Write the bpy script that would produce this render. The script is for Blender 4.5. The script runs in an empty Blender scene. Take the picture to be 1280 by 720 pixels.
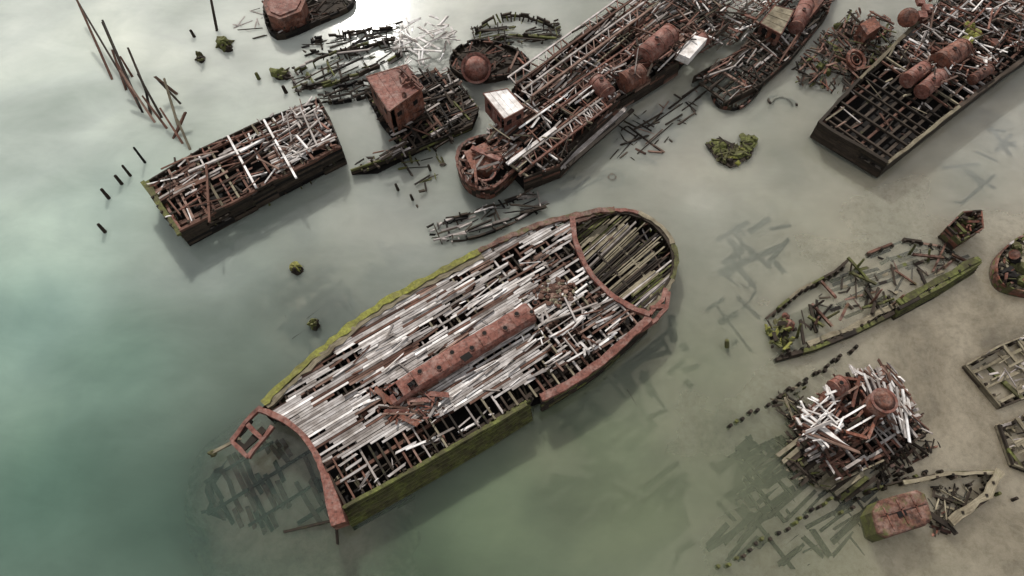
import bpy, math, random
import numpy as np
from mathutils import Vector, noise
random.seed(7)
R=random.uniform
# ------------------------------------------------------------ camera / image pixel mapping
TH=math.radians(28); HC=60.0; LENS=24.3; F=640*LENS/18.0
CY=-HC*math.tan(TH)
def P(u,v,z=0.0):
    """image pixel (camera frame, 1280x720) -> metres at height z"""
    dx=(u-640)/F; dy=-(v-360)/F
    wy=dy*math.cos(TH)+math.sin(TH); wz=dy*math.sin(TH)-math.cos(TH)
    t=(z-HC)/wz
    return Vector((dx*t,CY+wy*t,z))
def Q(pts,z=0.0): return [P(u,v,z) for u,v in pts]
def lin(c):
    return c/12.92 if c<=0.04045 else ((c+0.055)/1.055)**2.4
def H(s,k=1.0):
    s=s.lstrip('#'); return tuple(lin(int(s[i:i+2],16)/255)*k for i in (0,2,4))
def H4(s,k=1.0): return H(s,k)+(1.0,)

scene=bpy.context.scene
cam=bpy.data.cameras.new("camera"); co=bpy.data.objects.new("camera",cam)
scene.collection.objects.link(co); scene.camera=co
cam.lens=LENS; cam.sensor_width=36; cam.clip_end=8000
co.location=(0,CY,HC); co.rotation_euler=(TH,0,0)

# ------------------------------------------------------------ materials
def newmat(name):
    m=bpy.data.materials.new(name); m.use_nodes=True
    nt=m.node_tree; nt.nodes.clear()
    out=nt.nodes.new('ShaderNodeOutputMaterial')
    return m,nt,out
def ramp(nt,stops,inp=None,interp='LINEAR'):
    n=nt.nodes.new('ShaderNodeValToRGB'); cr=n.color_ramp; cr.interpolation=interp
    while len(cr.elements)<len(stops): cr.elements.new(0.5)
    for e,(p,c) in zip(cr.elements,stops):
        e.position=p; e.color=c if len(c)==4 else tuple(c)+(1,)
    if inp: nt.links.new(inp,n.inputs[0])
    return n
def noisen(nt,scale,detail=5,rough=0.6,vec=None,dist=0):
    n=nt.nodes.new('ShaderNodeTexNoise'); n.inputs['Scale'].default_value=scale
    n.inputs['Detail'].default_value=detail; n.inputs['Roughness'].default_value=rough
    n.inputs['Distortion'].default_value=dist
    if vec: nt.links.new(vec,n.inputs['Vector'])
    return n
def mixc(nt,a,b,fac,mode='MIX'):
    n=nt.nodes.new('ShaderNodeMix'); n.data_type='RGBA'; n.blend_type=mode
    for sock,val in ((n.inputs[0],fac),(n.inputs[6],a),(n.inputs[7],b)):
        if isinstance(val,bpy.types.NodeSocket): nt.links.new(val,sock)
        else: sock.default_value=val
    return n.outputs[2]
def wood(name,cols,moss=0.0,mosscol='#5c5a34',rough=0.85,streak=(0.45,1.3)):
    m,nt,out=newmat(name); L=nt.links
    bs=nt.nodes.new('ShaderNodeBsdfPrincipled'); bs.inputs['Roughness'].default_value=rough
    bs.inputs['Specular IOR Level'].default_value=0.25
    g=nt.nodes.new('ShaderNodeNewGeometry'); tc=nt.nodes.new('ShaderNodeTexCoord')
    st=[(i/max(1,len(cols)-1),H4(c)) for i,c in enumerate(cols)]
    base=ramp(nt,st,g.outputs['Random Per Island'])
    mp=nt.nodes.new('ShaderNodeMapping'); mp.inputs['Scale'].default_value=(0.9,11,1)
    L.new(tc.outputs['UV'],mp.inputs[0])
    n1=noisen(nt,1.0,5,0.65,mp.outputs[0])
    s=ramp(nt,[(0.3,(streak[0],)*3),(0.7,(streak[1],)*3)],n1.outputs[0])
    c=mixc(nt,base.outputs[0],s.outputs[0],1.0,'MULTIPLY')
    n2=noisen(nt,0.7,7,0.7,tc.outputs['Object'])
    s2=ramp(nt,[(0.33,(0.55,0.51,0.47)),(0.6,(1.15,1.15,1.15))],n2.outputs[0])
    c=mixc(nt,c,s2.outputs[0],1.0,'MULTIPLY')
    if moss>0:
        n3=noisen(nt,0.6,8,0.78,tc.outputs['Object'])
        f=ramp(nt,[(0.62-moss*0.3,(0,0,0)),(0.78-moss*0.3,(1,1,1))],n3.outputs[0])
        n4=noisen(nt,4,4,0.7,tc.outputs['Object'])
        mc=ramp(nt,[(0.3,H4(mosscol,0.35)),(0.7,H4(mosscol,1.25))],n4.outputs[0])
        c=mixc(nt,c,mc.outputs[0],f.outputs[0])
    L.new(c,bs.inputs['Base Color'])
    b=nt.nodes.new('ShaderNodeBump'); b.inputs['Strength'].default_value=0.5; b.inputs['Distance'].default_value=0.04
    L.new(n1.outputs[0],b.inputs['Height']); L.new(b.outputs[0],bs.inputs['Normal'])
    L.new(bs.outputs[0],out.inputs[0]); return m
def rust(name,stops,moss=0.0,isl=0.3,pale=.45,palecol='#8f7a70'):
    m,nt,out=newmat(name); L=nt.links
    bs=nt.nodes.new('ShaderNodeBsdfPrincipled'); bs.inputs['Roughness'].default_value=0.75
    bs.inputs['Specular IOR Level'].default_value=0.3
    g=nt.nodes.new('ShaderNodeNewGeometry'); tc=nt.nodes.new('ShaderNodeTexCoord')
    n1=noisen(nt,0.7,12,0.8,tc.outputs['Object'],0.4)
    base=ramp(nt,stops,n1.outputs[0])
    n2=noisen(nt,3.5,8,0.75,tc.outputs['Object'])
    s=ramp(nt,[(0.36,(0.4,0.36,0.34)),(0.54,(1.1,1.08,1.06))],n2.outputs[0])
    c=mixc(nt,base.outputs[0],s.outputs[0],1.0,'MULTIPLY')
    n5=noisen(nt,1.1,10,0.8,tc.outputs['Object'])
    f5=ramp(nt,[(0.48,(0,0,0)),(0.64,(pale,)*3)],n5.outputs[0])
    c=mixc(nt,c,H4(palecol),f5.outputs[0])
    s3=ramp(nt,[(0,(1-isl,)*3),(1,(1+isl,)*3)],g.outputs['Random Per Island'])
    c=mixc(nt,c,s3.outputs[0],1.0,'MULTIPLY')
    if moss>0:
        n3=noisen(nt,0.9,8,0.78,tc.outputs['Object'])
        f=ramp(nt,[(0.64-moss*0.3,(0,0,0)),(0.76-moss*0.3,(1,1,1))],n3.outputs[0])
        c=mixc(nt,c,H4('#4c4c2a'),f.outputs[0])
    L.new(c,bs.inputs['Base Color'])
    b=nt.nodes.new('ShaderNodeBump'); b.inputs['Strength'].default_value=0.4; b.inputs['Distance'].default_value=0.06
    L.new(n2.outputs[0],b.inputs['Height']); L.new(b.outputs[0],bs.inputs['Normal'])
    L.new(bs.outputs[0],out.inputs[0]); return m
G,D,RU,M,W,K,B,PK,Y,MR,RB,G2=range(12)
MATS=[
 wood('weathered_grey_wood',['#77706b','#a39c97','#8d8682','#bdb7b3','#817a76','#aea7a3'],0.0,streak=(0.5,1.25)),
 wood('dark_wet_wood',['#1d1914','#352d25','#282119','#433930'],0.15,'#3f4226'),
 rust('rusty_steel',[(0.32,H4('#1f1310')),(0.44,H4('#482b21')),(0.54,H4('#673f30')),(0.66,H4('#553329'))],0.0),
 wood('mossy_wood',['#36341f','#4f4c33','#42402a'],0.6,'#5f6334'),
 wood('bleached_white_wood',['#b3ada9','#dedbd8','#cbc6c2','#eceae8'],0.0,streak=(0.65,1.1)),
 wood('black_bilge',['#0c0a08','#171310'],0.0),
 wood('red_brown_wood',['#3a2820','#674a3e','#513c32','#887064'],0.0),
 rust('faded_red_paint',[(0.32,H4('#35201a')),(0.44,H4('#5f382e')),(0.54,H4('#70483e')),(0.66,H4('#5e382f'))],0.0,0.15,.65,'#8d766d'),
 wood('thick_moss',['#5f5d36','#7a7745'],0.7,'#7c7d38'),
 rust('mossy_rust',[(0.34,H4('#241a15')),(0.5,H4('#523529')),(0.64,H4('#765a50'))],0.4),
 wood('tan_wood',['#5e5747','#857d6a','#6f6857'],0.15,'#5c5a38'),
 wood('deck_board_wood',['#5d5651','#958f8b','#aea9a6','#79726d','#9e9995','#bcb8b5','#6c6561','#c6c2bf','#979290','#b0aca9'],0.0,streak=(0.5,1.22)),
]
# ------------------------------------------------------------ mesh builder
class MB:
    def __init__(s): s.v=[];s.f=[];s.uv=[];s.m=[];s.sm=[]
    def face(s,idx,uv,m,sm=False): s.f.append(idx);s.uv.extend(uv);s.m.append(m);s.sm.append(sm)
    def beam(s,p0,p1,w=0.2,h=0.2,m=0,jag=0.12,w2=None,roll=0):
        p0=Vector(p0);p1=Vector(p1); d=p1-p0; L=d.length
        if L<1e-3: return
        d/=L; up=Vector((0,0,1))
        if abs(d.z)>0.95: up=Vector((0,1,0))
        sd=d.cross(up).normalized(); u=sd.cross(d)
        if roll:
            c,sn=math.cos(roll),math.sin(roll); sd,u=sd*c+u*sn,u*c-sd*sn
        w2=w if w2 is None else w2
        b=len(s.v); o=R(0,50); ov=R(0,50)
        for q,ww,sg in ((p0,w,-1),(p1,w2,1)):
            for a,c in ((-1,-1),(1,-1),(1,1),(-1,1)):
                s.v.append(q+sd*(a*ww/2)+u*(c*h/2)+d*(R(-jag,jag)*0.5 if a>0 else R(-jag,jag)))
        for i in range(4):
            j=(i+1)%4; ww=w if i%2==0 else h
            s.face((b+i,b+j,b+4+j,b+4+i),[(o,ov),(o,ov+ww),(o+L,ov+ww),(o+L,ov)],m)
        s.face((b+3,b+2,b+1,b),[(o,ov)]*4,m); s.face((b+4,b+5,b+6,b+7),[(o,ov)]*4,m)
    def cyl(s,p0,p1,r,n=16,m=2,r2=None,caps=True,dome=0.0,sm=True):
        p0=Vector(p0);p1=Vector(p1); d=(p1-p0); L=d.length; d/=L
        up=Vector((0,0,1)) if abs(d.z)<0.9 else Vector((0,1,0))
        a=d.cross(up).normalized(); c=a.cross(d); r2=r if r2 is None else r2
        rings=[]
        st=[(0,r)]+[(L,r2)]
        if dome>0: st=[(-dome,r*0.35),(-dome*0.6,r*0.75)]+st+[(L+dome*0.6,r2*0.75),(L+dome,r2*0.35)]
        for (t,rr) in st:
            b=len(s.v); rings.append(b)
            for i in range(n):
                an=2*math.pi*i/n; s.v.append(p0+d*t+(a*math.cos(an)+c*math.sin(an))*rr)
        for k in range(len(rings)-1):
            smk=sm and not (dome>0 and k!=2)
            for i in range(n):
                j=(i+1)%n; x,y=rings[k],rings[k+1]
                s.face((x+i,x+j,y+j,y+i),[(0,i),(0,i+1),(1,i+1),(1,i)],m,smk)
        if caps:
            s.face(tuple(rings[0]+i for i in reversed(range(n))),[(0,0)]*n,m)
            s.face(tuple(rings[-1]+i for i in range(n)),[(0,0)]*n,m)
    def ring(s,c,nrm,r,t,m,n=24,frac=1.0,a0=0):
        c=Vector(c); nrm=Vector(nrm).normalized()
        up=Vector((0,0,1)) if abs(nrm.z)<0.9 else Vector((0,1,0))
        a=nrm.cross(up).normalized(); e=nrm.cross(a)
        pts=[c+(a*math.cos(a0+2*math.pi*frac*i/n)+e*math.sin(a0+2*math.pi*frac*i/n))*r for i in range(n+1)]
        for i in range(n): s.beam(pts[i],pts[i+1],t,t,m,0.0)
    def prism(s,poly,z0,z1,m,inset=0.0,ms=None):
        n=len(poly); b=len(s.v); ms=m if ms is None else ms
        c=sum((Vector((p[0],p[1],0)) for p in poly),Vector())/n
        for p in poly: 
            q=Vector((p[0],p[1],0)); q=q+(c-q)*inset; s.v.append(Vector((q.x,q.y,z0)))
        for p in poly: s.v.append(Vector((p[0],p[1],z1)))
        for i in range(n):
            j=(i+1)%n; s.face((b+i,b+j,b+n+j,b+n+i),[(0,0),(3,0),(3,1),(0,1)],ms)
        s.face(tuple(b+n+i for i in range(n)),[(p[0],p[1]*0.1) for p in poly],m)
        s.face(tuple(b+i for i in reversed(range(n))),[(0,0)]*n,m)
    def ribbon(s,pts,w,m,th=0.3,rag=0.1):
        """a continuous thick plank/plate following a path"""
        n=len(pts); b=len(s.v); acc=0
        for i,p in enumerate(pts):
            d=(pts[min(n-1,i+1)]-pts[max(0,i-1)]); d.z=0; d.normalize(); sd=Vector((d.y,-d.x,0))
            w0=w/2+R(-rag,rag); w1=w/2+R(-rag,rag); dz=R(-rag,rag)*0.4
            for a,zz in ((w0,0),(w0,-th),(-w1,-th),(-w1,0)): s.v.append(p+sd*a+Vector((0,0,zz+dz)))
        for i in range(n-1):
            L=(pts[i+1]-pts[i]).length
            for k in range(4):
                j=(k+1)%4; x=b+4*i; y=x+4
                s.face((x+j,x+k,y+k,y+j),[(acc,(k+1)*w),(acc,k*w),(acc+L,k*w),(acc+L,(k+1)*w)],m)
            acc+=L
        s.face((b,b+1,b+2,b+3),[(0,0)]*4,m); x=b+4*(n-1); s.face((x+3,x+2,x+1,x),[(0,0)]*4,m)
    def lump(s,c,rx,ry,rz,m,seed=0,n=10,rough=0.35):
        c=Vector(c); b=len(s.v); rows=n//2+1
        for i in range(rows+1):
            ph=math.pi*i/rows
            for j in range(n):
                th=2*math.pi*j/n
                q=Vector((math.sin(ph)*math.cos(th),math.sin(ph)*math.sin(th),math.cos(ph)))
                k=1+rough*noise.noise(q*1.7+Vector((seed*7.3,seed,0)))*1.6+R(-.05,.05)*rough
                s.v.append(c+Vector((q.x*rx,q.y*ry,q.z*rz))*k)
        for i in range(rows):
            for j in range(n):
                k=(j+1)%n; s.face((b+i*n+j,b+i*n+n+j,b+i*n+n+k,b+i*n+k),[(j,i),(j,i+1),(j+1,i+1),(j+1,i)],m)
    def obj(s,name,parent=None):
        me=bpy.data.meshes.new(name); me.from_pydata([tuple(v) for v in s.v],[],s.f)
        for m in MATS: me.materials.append(m)
        me.polygons.foreach_set('material_index',s.m); me.polygons.foreach_set('use_smooth',s.sm)
        uvl=me.uv_layers.new(name='UVMap'); uvl.data.foreach_set('uv',[x for t in s.uv for x in t])
        me.validate(); me.update()
        o=bpy.data.objects.new(name,me); scene.collection.objects.link(o)
        if parent: o.parent=parent; o.location=-parent.location
        return o
def root(name,px):
    e=bpy.data.objects.new(name,None); e.location=P(*px,0); e.empty_display_size=0.5
    scene.collection.objects.link(e); return e
# ------------------------------------------------------------ geometry helpers
def smooth(pts,k=6):
    out=[]; n=len(pts)
    for i in range(n-1):
        a,b,c,d=pts[max(0,i-1)],pts[i],pts[i+1],pts[min(n-1,i+2)]
        for j in range(k):
            t=j/k
            out.append(0.5*((2*b)+(c-a)*t+(2*a-5*b+4*c-d)*t*t+(3*b-a-3*c+d)*t**3))
    out.append(pts[-1]); return out
def closed(pts,k=5):
    """smooth closed outline"""
    n=len(pts); out=[]
    for i in range(n):
        a,b,c,d=pts[i-1],pts[i],pts[(i+1)%n],pts[(i+2)%n]
        for j in range(k):
            t=j/k
            out.append(0.5*((2*b)+(c-a)*t+(2*a-5*b+4*c-d)*t*t+(3*b-a-3*c+d)*t**3))
    return out
def inside(x,y,poly):
    r=False;n=len(poly);j=n-1
    for i in range(n):
        xi,yi=poly[i][0],poly[i][1];xj,yj=poly[j][0],poly[j][1]
        if (yi>y)!=(yj>y) and x<(xj-xi)*(y-yi)/(yj-yi)+xi: r=not r
        j=i
    return r
def clip(poly,o,d):
    ts=[];n=len(poly)
    for i in range(n):
        a=poly[i];b=poly[(i+1)%n]; ex,ey=b[0]-a[0],b[1]-a[1]
        den=d[0]*ey-d[1]*ex
        if abs(den)<1e-9: continue
        t=((a[0]-o[0])*ey-(a[1]-o[1])*ex)/den
        u=((a[0]-o[0])*d[1]-(a[1]-o[1])*d[0])/den
        if 0<=u<1: ts.append(t)
    ts.sort(); return [(ts[i],ts[i+1]) for i in range(0,len(ts)-1,2)]
def span(poly,o,n):
    k=[(p[0]-o[0])*n[0]+(p[1]-o[1])*n[1] for p in poly]; return min(k),max(k)
def axis(a,b):
    d=P(*b)-P(*a); d.z=0; d.normalize(); return d
def pick(ms): return random.choice(ms)
def rows(mb,poly,d,sp,w,h,z,ms,keep=1.0,jit=0.08,over=0.0,zj=0.05,maxlen=99,sag=0.0):
    n=Vector((-d.y,d.x,0)); o=poly[0]; a,b=span(poly,o,n); t=a+sp*0.5
    while t<b:
        q=Vector((o[0],o[1],0))+n*t
        for t0,t1 in clip(poly,q,d):
            s=t0
            while s<t1-0.2:
                e=min(t1,s+maxlen*R(0.6,1.2)) if maxlen<90 else t1
                if random.random()<keep:
                    z0=z+R(-zj,zj); z1=z+R(-zj,zj)-(sag if random.random()<.15 else 0)
                    mb.beam(q+d*(s-over)+n*R(-jit,jit)+Vector((0,0,z0)),q+d*(e+over)+n*R(-jit,jit)+Vector((0,0,z1)),w*R(.8,1.2),h,pick(ms))
                s=e
        t+=sp*R(0.82,1.18)
def planks(mb,poly,d,w,gap,z,lr,dens,ms,th=0.07,jit=0.05):
    n=Vector((-d.y,d.x,0)); o=poly[0]; a,b=span(poly,o,n); t=a+w*0.5
    while t<b:
        q=Vector((o[0],o[1],0))+n*t
        for t0,t1 in clip(poly,q,d):
            s=t0
            while s<t1-0.15:
                e=min(t1,s+R(*lr)); c=q+d*((s+e)/2)
                k=dens(c.x,c.y)
                if k<.9: e=min(e,s+R(.8,2.6)); c=q+d*((s+e)/2); k=dens(c.x,c.y)
                if random.random()<k:
                    j=jit*(.5 if k>.85 else 2.6)
                    zz=z+R(0,0.03)
                    mb.beam(q+d*s+n*R(-j,j)+Vector((0,0,zz)),q+d*(e-.01)+n*R(-j,j)+Vector((0,0,zz+R(-.02,.03 if k>.8 else .2))),w*R(.85,1.0),th,pick(ms),0.2 if k<.85 else .04)
                s=e
        t+=w+gap*R(0.3,1.6)
def chaos(mb,poly,num,lr,w,zr,ms,dirs=None,spread=0.35,tilt=0.5,h=None):
    xs=[p[0] for p in poly]; ys=[p[1] for p in poly]; c=0; tries=0
    while c<num and tries<num*30:
        tries+=1; x,y=R(min(xs),max(xs)),R(min(ys),max(ys))
        if not inside(x,y,poly): continue
        c+=1
        if dirs and random.random()<0.88:
            dd=pick(dirs); a=math.atan2(dd.y,dd.x)+random.gauss(0,spread*.5)
        else: a=R(0,6.28)
        L=R(*lr)*(0.35+random.random()**1.7)
        ca,sa=math.cos(a),math.sin(a)
        for _ in range(3):
            if inside(x+ca*L*.45,y+sa*L*.45,poly) and inside(x-ca*L*.45,y-sa*L*.45,poly): break
            L*=.6
        z=zr[0]+(zr[1]-zr[0])*random.random()**1.4; dz=random.gauss(0,tilt*.55)
        v=Vector((ca*L/2,sa*L/2,dz*0.5)); ww=w*R(.4,1.25)
        mb.beam(Vector((x,y,z))-v,Vector((x,y,z))+v,ww,(h or ww*R(.35,1)),pick(ms),0.2,roll=R(-.5,.5))
def resample(pts,step):
    out=[pts[0]]
    for a,b in zip(pts[:-1],pts[1:]):
        L=(b-a).length; n=max(1,int(round(L/step)))
        for i in range(1,n+1): out.append(a+(b-a)*(i/n))
    return out
def wall(mb,pts,zt,zb,ms,lean=0.25,th=0.14,strake=0.34,miss=0.03,step=2.5,rib=1.2,ribm=D,ragtop=0.0,out=1):
    """planked ship side: strakes of planking over ribs, leaning in towards the keel (negative: flaring out)"""
    pts=[Vector((p[0],p[1],0)) for p in pts]; pts=resample(pts,step)
    n=len(pts); nr=[]
    for i in range(n):
        d=pts[min(n-1,i+1)]-pts[max(0,i-1)]; d.normalize(); nr.append(Vector((d.y,-d.x,0))*out)
    z=zt; k=0
    while z>zb:
        for i in range(n-1):
            if random.random()<miss+(ragtop if k<2 else 0): continue
            off=-(zt-z)*lean
            a=pts[i]+nr[i]*off; b=pts[i+1]+nr[i+1]*off
            a=Vector((a.x,a.y,z-strake/2+R(-.02,.02))); b=Vector((b.x,b.y,z-strake/2+R(-.02,.02)))
            mb.beam(a,b,max(th,abs(lean)*strake*1.1)*R(.9,1.3),strake*0.97,pick(ms),0.03)
        z-=strake; k+=1
    rp=resample(pts,rib)
    for i in range(1,len(rp)-1):
        d=(rp[i+1]-rp[i-1]).normalized(); nn=Vector((d.y,-d.x,0))*out
        q=rp[i]-nn*0.22
        h=zt+R(-0.1,0.25)
        mb.beam(Vector((q.x,q.y,h)),Vector((q.x,q.y,zb))-nn*(zt-zb)*lean,0.2,0.2,ribm,0.05)
def floor(mb,poly,z,m=K): 
    mb.prism([(p[0],p[1]) for p in poly],z-0.3,z,m,0.02)
def tank(mb,a,b,r,z,m=PK,bands=3,dome=0.12,n=24):
    p0=P(*a,z);p1=P(*b,z); mb.cyl(p0,p1,r,n,m,dome=dome)
    d=(p1-p0)
    for i in range(bands):
        t=(i+.5)/bands; c=p0+d*t; dn=d.normalized(); mb.cyl(c-dn*.05,c+dn*.05,r*1.02,n,RU)
    dn=d.normalized()
    for c in (p0+dn*.06,p1-dn*.06): mb.cyl(c-dn*.06,c+dn*.06,r*1.04,n,RU)
    t=R(.3,.6); c=p0+d*t+Vector((0,0,r*.98)); mb.cyl(c,c+Vector((0,0,.2)),.24,12,RU); mb.cyl(c+Vector((0,0,.2)),c+Vector((0,0,.21)),.18,12,K)
def cabin(mb,roof_px,zr,zb,wallm=RU,roofm=PK,over=0.2):
    poly=Q(roof_px,zr); c=sum(poly,Vector())/len(poly)
    wl=[c+(p-c)*0.93 for p in poly]
    n=len(poly)
    for i in range(n):
        a,b=wl[i],wl[(i+1)%n]; L=(b-a).length; k=max(2,int(L/0.5))
        for j in range(k):
            q0=a+(b-a)*(j/k); q1=a+(b-a)*((j+.96)/k); 
            if random.random()<0.05: continue
            mid=(zr+zb)/2
            mb.beam(Vector((q0.x,q0.y,mid)),Vector((q1.x,q1.y,mid)),0.1,(zr-zb),wallm,0.0)
        if L>2.0:
            m_=(a+b)/2; dd=(b-a).normalized(); nn=Vector((dd.y,-dd.x,0))
            if (m_+nn-c).length<(m_-c).length: nn=-nn
            for s in (-.25,.25):
                w0=m_+dd*(s*L-.3)+nn*.06; w1=m_+dd*(s*L+.3)+nn*.06; zz=zb+(zr-zb)*.65
                mb.beam(Vector((w0.x,w0.y,zz)),Vector((w1.x,w1.y,zz)),.06,.6,K,0)
    mb.prism([(p.x,p.y) for p in poly],zr,zr+0.1,roofm)
    if n==4:
        for i in range(4):
            t0,t1=i/4+.01,(i+1)/4-.01
            pl=[poly[0]+(poly[1]-poly[0])*t0,poly[0]+(poly[1]-poly[0])*t1,poly[3]+(poly[2]-poly[3])*t1,poly[3]+(poly[2]-poly[3])*t0]
            mb.prism([(p.x,p.y) for p in pl],zr+.1,zr+.12+R(0,.06),roofm)
    for i in range(n):
        a,b=poly[i],poly[(i+1)%n]; mb.beam(Vector((a.x,a.y,zr+.08)),Vector((b.x,b.y,zr+.08)),.12,.2,RU,0)
def wreck(name,outline,z,ax,sides,wm=(D,),cross=0.9,lng=2.0,dens=0.2,cms=(B,D,G),pms=(G,),chn=60,chm=(B,D,G,W,RU),
          zb=-0.8,flo=0.25,lean=0.2,crossw=0.22,keep=0.9,lr=(1.5,5),cz=0.8,parent=None,px=None,chl=(1.5,5),chw=.2,miss=.04,spread=.3):
    e=parent or root(name,outline[0] if px is None else px)
    poly=Q(outline,z); d=axis(*ax); n=Vector((-d.y,d.x,0))
    hm=MB(); 
    if flo is not None: floor(hm,poly,flo)
    A=sum(poly[i].x*poly[(i+1)%len(poly)].y-poly[(i+1)%len(poly)].x*poly[i].y for i in range(len(poly)))
    o=1 if A>0 else -1
    if sides=='all': wall(hm,poly+[poly[0]],z,zb,list(wm),lean,out=o,miss=miss)
    else:
        for s in sides: wall(hm,Q(s,z),z,zb,list(wm),lean,out=1,miss=miss)
    hm.obj('hull',e)
    t=MB()
    if lng: rows(t,poly,d,lng,0.28,0.3,z-.42,[D,B,cms[0]],1.0,zj=.04)
    if cross: rows(t,poly,n,cross,crossw,0.22,z-.15,list(cms),keep,jit=.25,zj=.1,sag=.8)
    if dens>0:
        sd=R(0,99)
        def dn(x,y): 
            k=noise.noise(Vector((x*.22+sd,y*.22,0)))
            return max(0,min(.97,dens+k*1.1))
        planks(t,poly,d,0.26,.05,z+.02,lr,dn,list(pms))
    t.obj('deck_timbers',e)
    if chn:
        c=MB(); chaos(c,poly,chn,chl,chw,(z-.5,z+cz),list(chm),[d,d,n],spread); c.obj('fallen_timbers',e)
    return e,d,n,poly

# ============================================================ MAIN FERRY WRECK
def ferry():
    e=root('wooden_ferry_wreck',(580,460)); zd=2.7
    T=[(325,512),(400,443),(470,388),(540,348),(600,318),(660,290),(715,272)]
    Bt=[(432,632),(520,582),(600,536),(655,502),(700,484),(745,455),(785,420),(812,396)]
    st=[(325,512),(356,526),(382,548),(400,578),(409,610),(420,640)]
    bw=[(715,272),(720,305),(736,340),(762,368),(790,386),(812,394)]
    Tw=smooth(Q(T,zd),4); Bw=smooth(Q(Bt,zd),4); Sw=smooth(Q(st,zd),5); Ww=smooth(Q(bw,zd),5)
    poly=Tw+Ww[1:-1]+Bw[::-1]+Sw[::-1][:-1]
    d=axis((375,578),(770,335)); n=Vector((-d.y,d.x,0))
    h=MB()
    floor(h,poly,0.35)
    wall(h,Tw,zd-.1,-1.0,[M,D,D],0.12,out=-1,miss=.02)
    wall(h,smooth(Q([(424,636)]+Bt[1:4]+[(664,500)],zd),4),zd-.15,-1.0,[M],-0.42,out=1,strake=.42,miss=.0,step=5)
    wall(h,smooth(Q([(676,498)]+Bt[4:],zd),4),zd-.1,-1.0,[D,D,D,M],-.12,out=1,strake=.42,miss=.02,step=5)
    h.obj('hull',e)
    g=MB()
    g.ribbon([p+Vector((0,0,.2)) for p in smooth(Q([(329,505),(400,440),(470,385),(540,346),(600,316)],zd),9)],.62,Y,.4,.16)
    g.ribbon([p+Vector((0,0,.14)) for p in smooth(Q([(334,509),(402,446),(472,391),(542,351),(604,321)],zd),9)],.5,RB,.4,.18)
    g.ribbon([p+Vector((0,0,.22)) for p in smooth(Q([(598,315),(640,295),(680,280),(716,271),(745,265),(768,263)],zd),6)],.55,MR,.35,.1)
    g.ribbon([p+Vector((0,0,.16)) for p in smooth(Q([(430,634),(520,585),(600,539),(658,505)],zd),6)],.26,M,.35,.06)
    g.ribbon([p+Vector((0,0,.2)) for p in smooth(Q([(676,497),(705,484),(745,457),(785,422),(812,397)],zd),6)],.7,PK,.4,.07)
    g.ribbon([p+Vector((0,0,.3)) for p in Sw],.46,PK,.55,.05)
    g.ribbon([p+Vector((0,0,.3)) for p in Ww],.5,PK,.5,.05)
    tri=Q([(400,584),(411,592),(425,628),(432,652),(414,658),(407,630)],zd+.3)
    g.prism([(q.x,q.y) for q in tri],zd-1.4,zd+.34,PK,0,RU)
    for pl in ([(326,508),(306,528),(289,551)],[(340,532),(325,552),(309,571)],[(289,551),(309,571)],[(309,530),(326,548)]):
        g.ribbon(resample(Q(pl,zd-.1),1.0),.34,PK,.4,.06)
    g.ribbon(resample(Q([(313,524),(292,550),(305,560),(330,535)],zd-.3),1),.6,D,.2,.04)
    g.beam(P(300,548,zd-.3),P(264,567,.9),.25,.25,RB); g.lump(P(266,567,.9),.4,.3,.3,M,3)
    for pl in ([(812,392),(828,374),(832,360)],[(818,401),(833,384),(836,364)],[(800,412),(822,398)],[(813,384),(833,382)]):
        g.ribbon(resample(Q(pl,zd-.1),1.0),.36,PK,.5,.05)
    g.obj('guard_rails',e)
    t=MB()
    rows(t,poly,n,0.78,0.17,0.26,zd-.22,[B,D,D,RB,G],.95,jit=.1,zj=.05,sag=.45)
    rows(t,poly,d,2.3,0.3,0.34,zd-.55,[D,B],1)
    rows(t,poly,d,2.4,0.3,0.3,.9,[D],.8,maxlen=8)
    for i in range(90):
        x=random.choice(poly); k=R(0,1); c=poly[random.randrange(len(poly))]
        q=x+(c-x)*k
        if inside(q.x,q.y,poly): t.beam(Vector((q.x,q.y,.3)),Vector((q.x,q.y,zd-.3)),.22,.22,D)
    t.obj('deck_beams',e)
    regs=[([(414,596),(440,575),(490,545),(560,512),(640,484),(690,470),(700,500),(420,660)],.02),
          ([(395,450),(425,432),(440,448),(408,468)],.25),
          ([(500,425),(560,380),(600,350),(620,370),(560,415),(520,440)],.7),
          ([(560,350),(640,310),(720,285),(726,330),(690,350),(640,350),(600,370)],.68),
          ([(650,420),(690,385),(735,350),(815,395),(760,445),(700,480),(672,478),(680,440)],.32),
          ([(672,345),(716,300),(735,345),(700,380)],.5)]
    regs=[(Q(r,zd),k) for r,k in regs]
    def dens(x,y):
        k=.955
        for r,kk in regs:
            if inside(x,y,r): k=kk
        f=noise.noise(Vector((x*.3,y*.3,3.1)))+.7*noise.noise(Vector((x*1.2,y*1.2,9)))
        if k>.3: k-= max(0,f-.12)*2.0
        else: k+=max(0,f)*.2
        return max(0,k)
    p=MB(); planks(p,poly,d,0.22,.025,zd-.03,(1.6,5.0),dens,[G2]*10+[W,B,B] ,.07,.04); p.obj('deck_planks',e)
    l=MB()
    chaos(l,Q([(650,420),(735,350),(800,395),(695,472)],zd),64,(2,6),.18,(zd+.03,zd+.4),[G,W,B,G],[d,d,n],.25,.3)
    chaos(l,Q([(400,460),(600,335),(700,300),(690,350),(560,440),(450,520)],zd),60,(1,4),.14,(zd+.05,zd+.2),[G,W,G2,B],[d],.25,.12)
    chaos(l,Q([(432,600),(640,490),(645,500),(440,618)],zd),30,(1.5,4),.15,(zd-.6,zd+.1),[G,B,W,D],[n,d],.25,.5)
    chaos(l,Q([(580,440),(680,410),(690,465),(540,520)],zd),30,(1,4),.14,(zd+.05,zd+.2),[W,G],[d],.3,.12)
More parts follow.
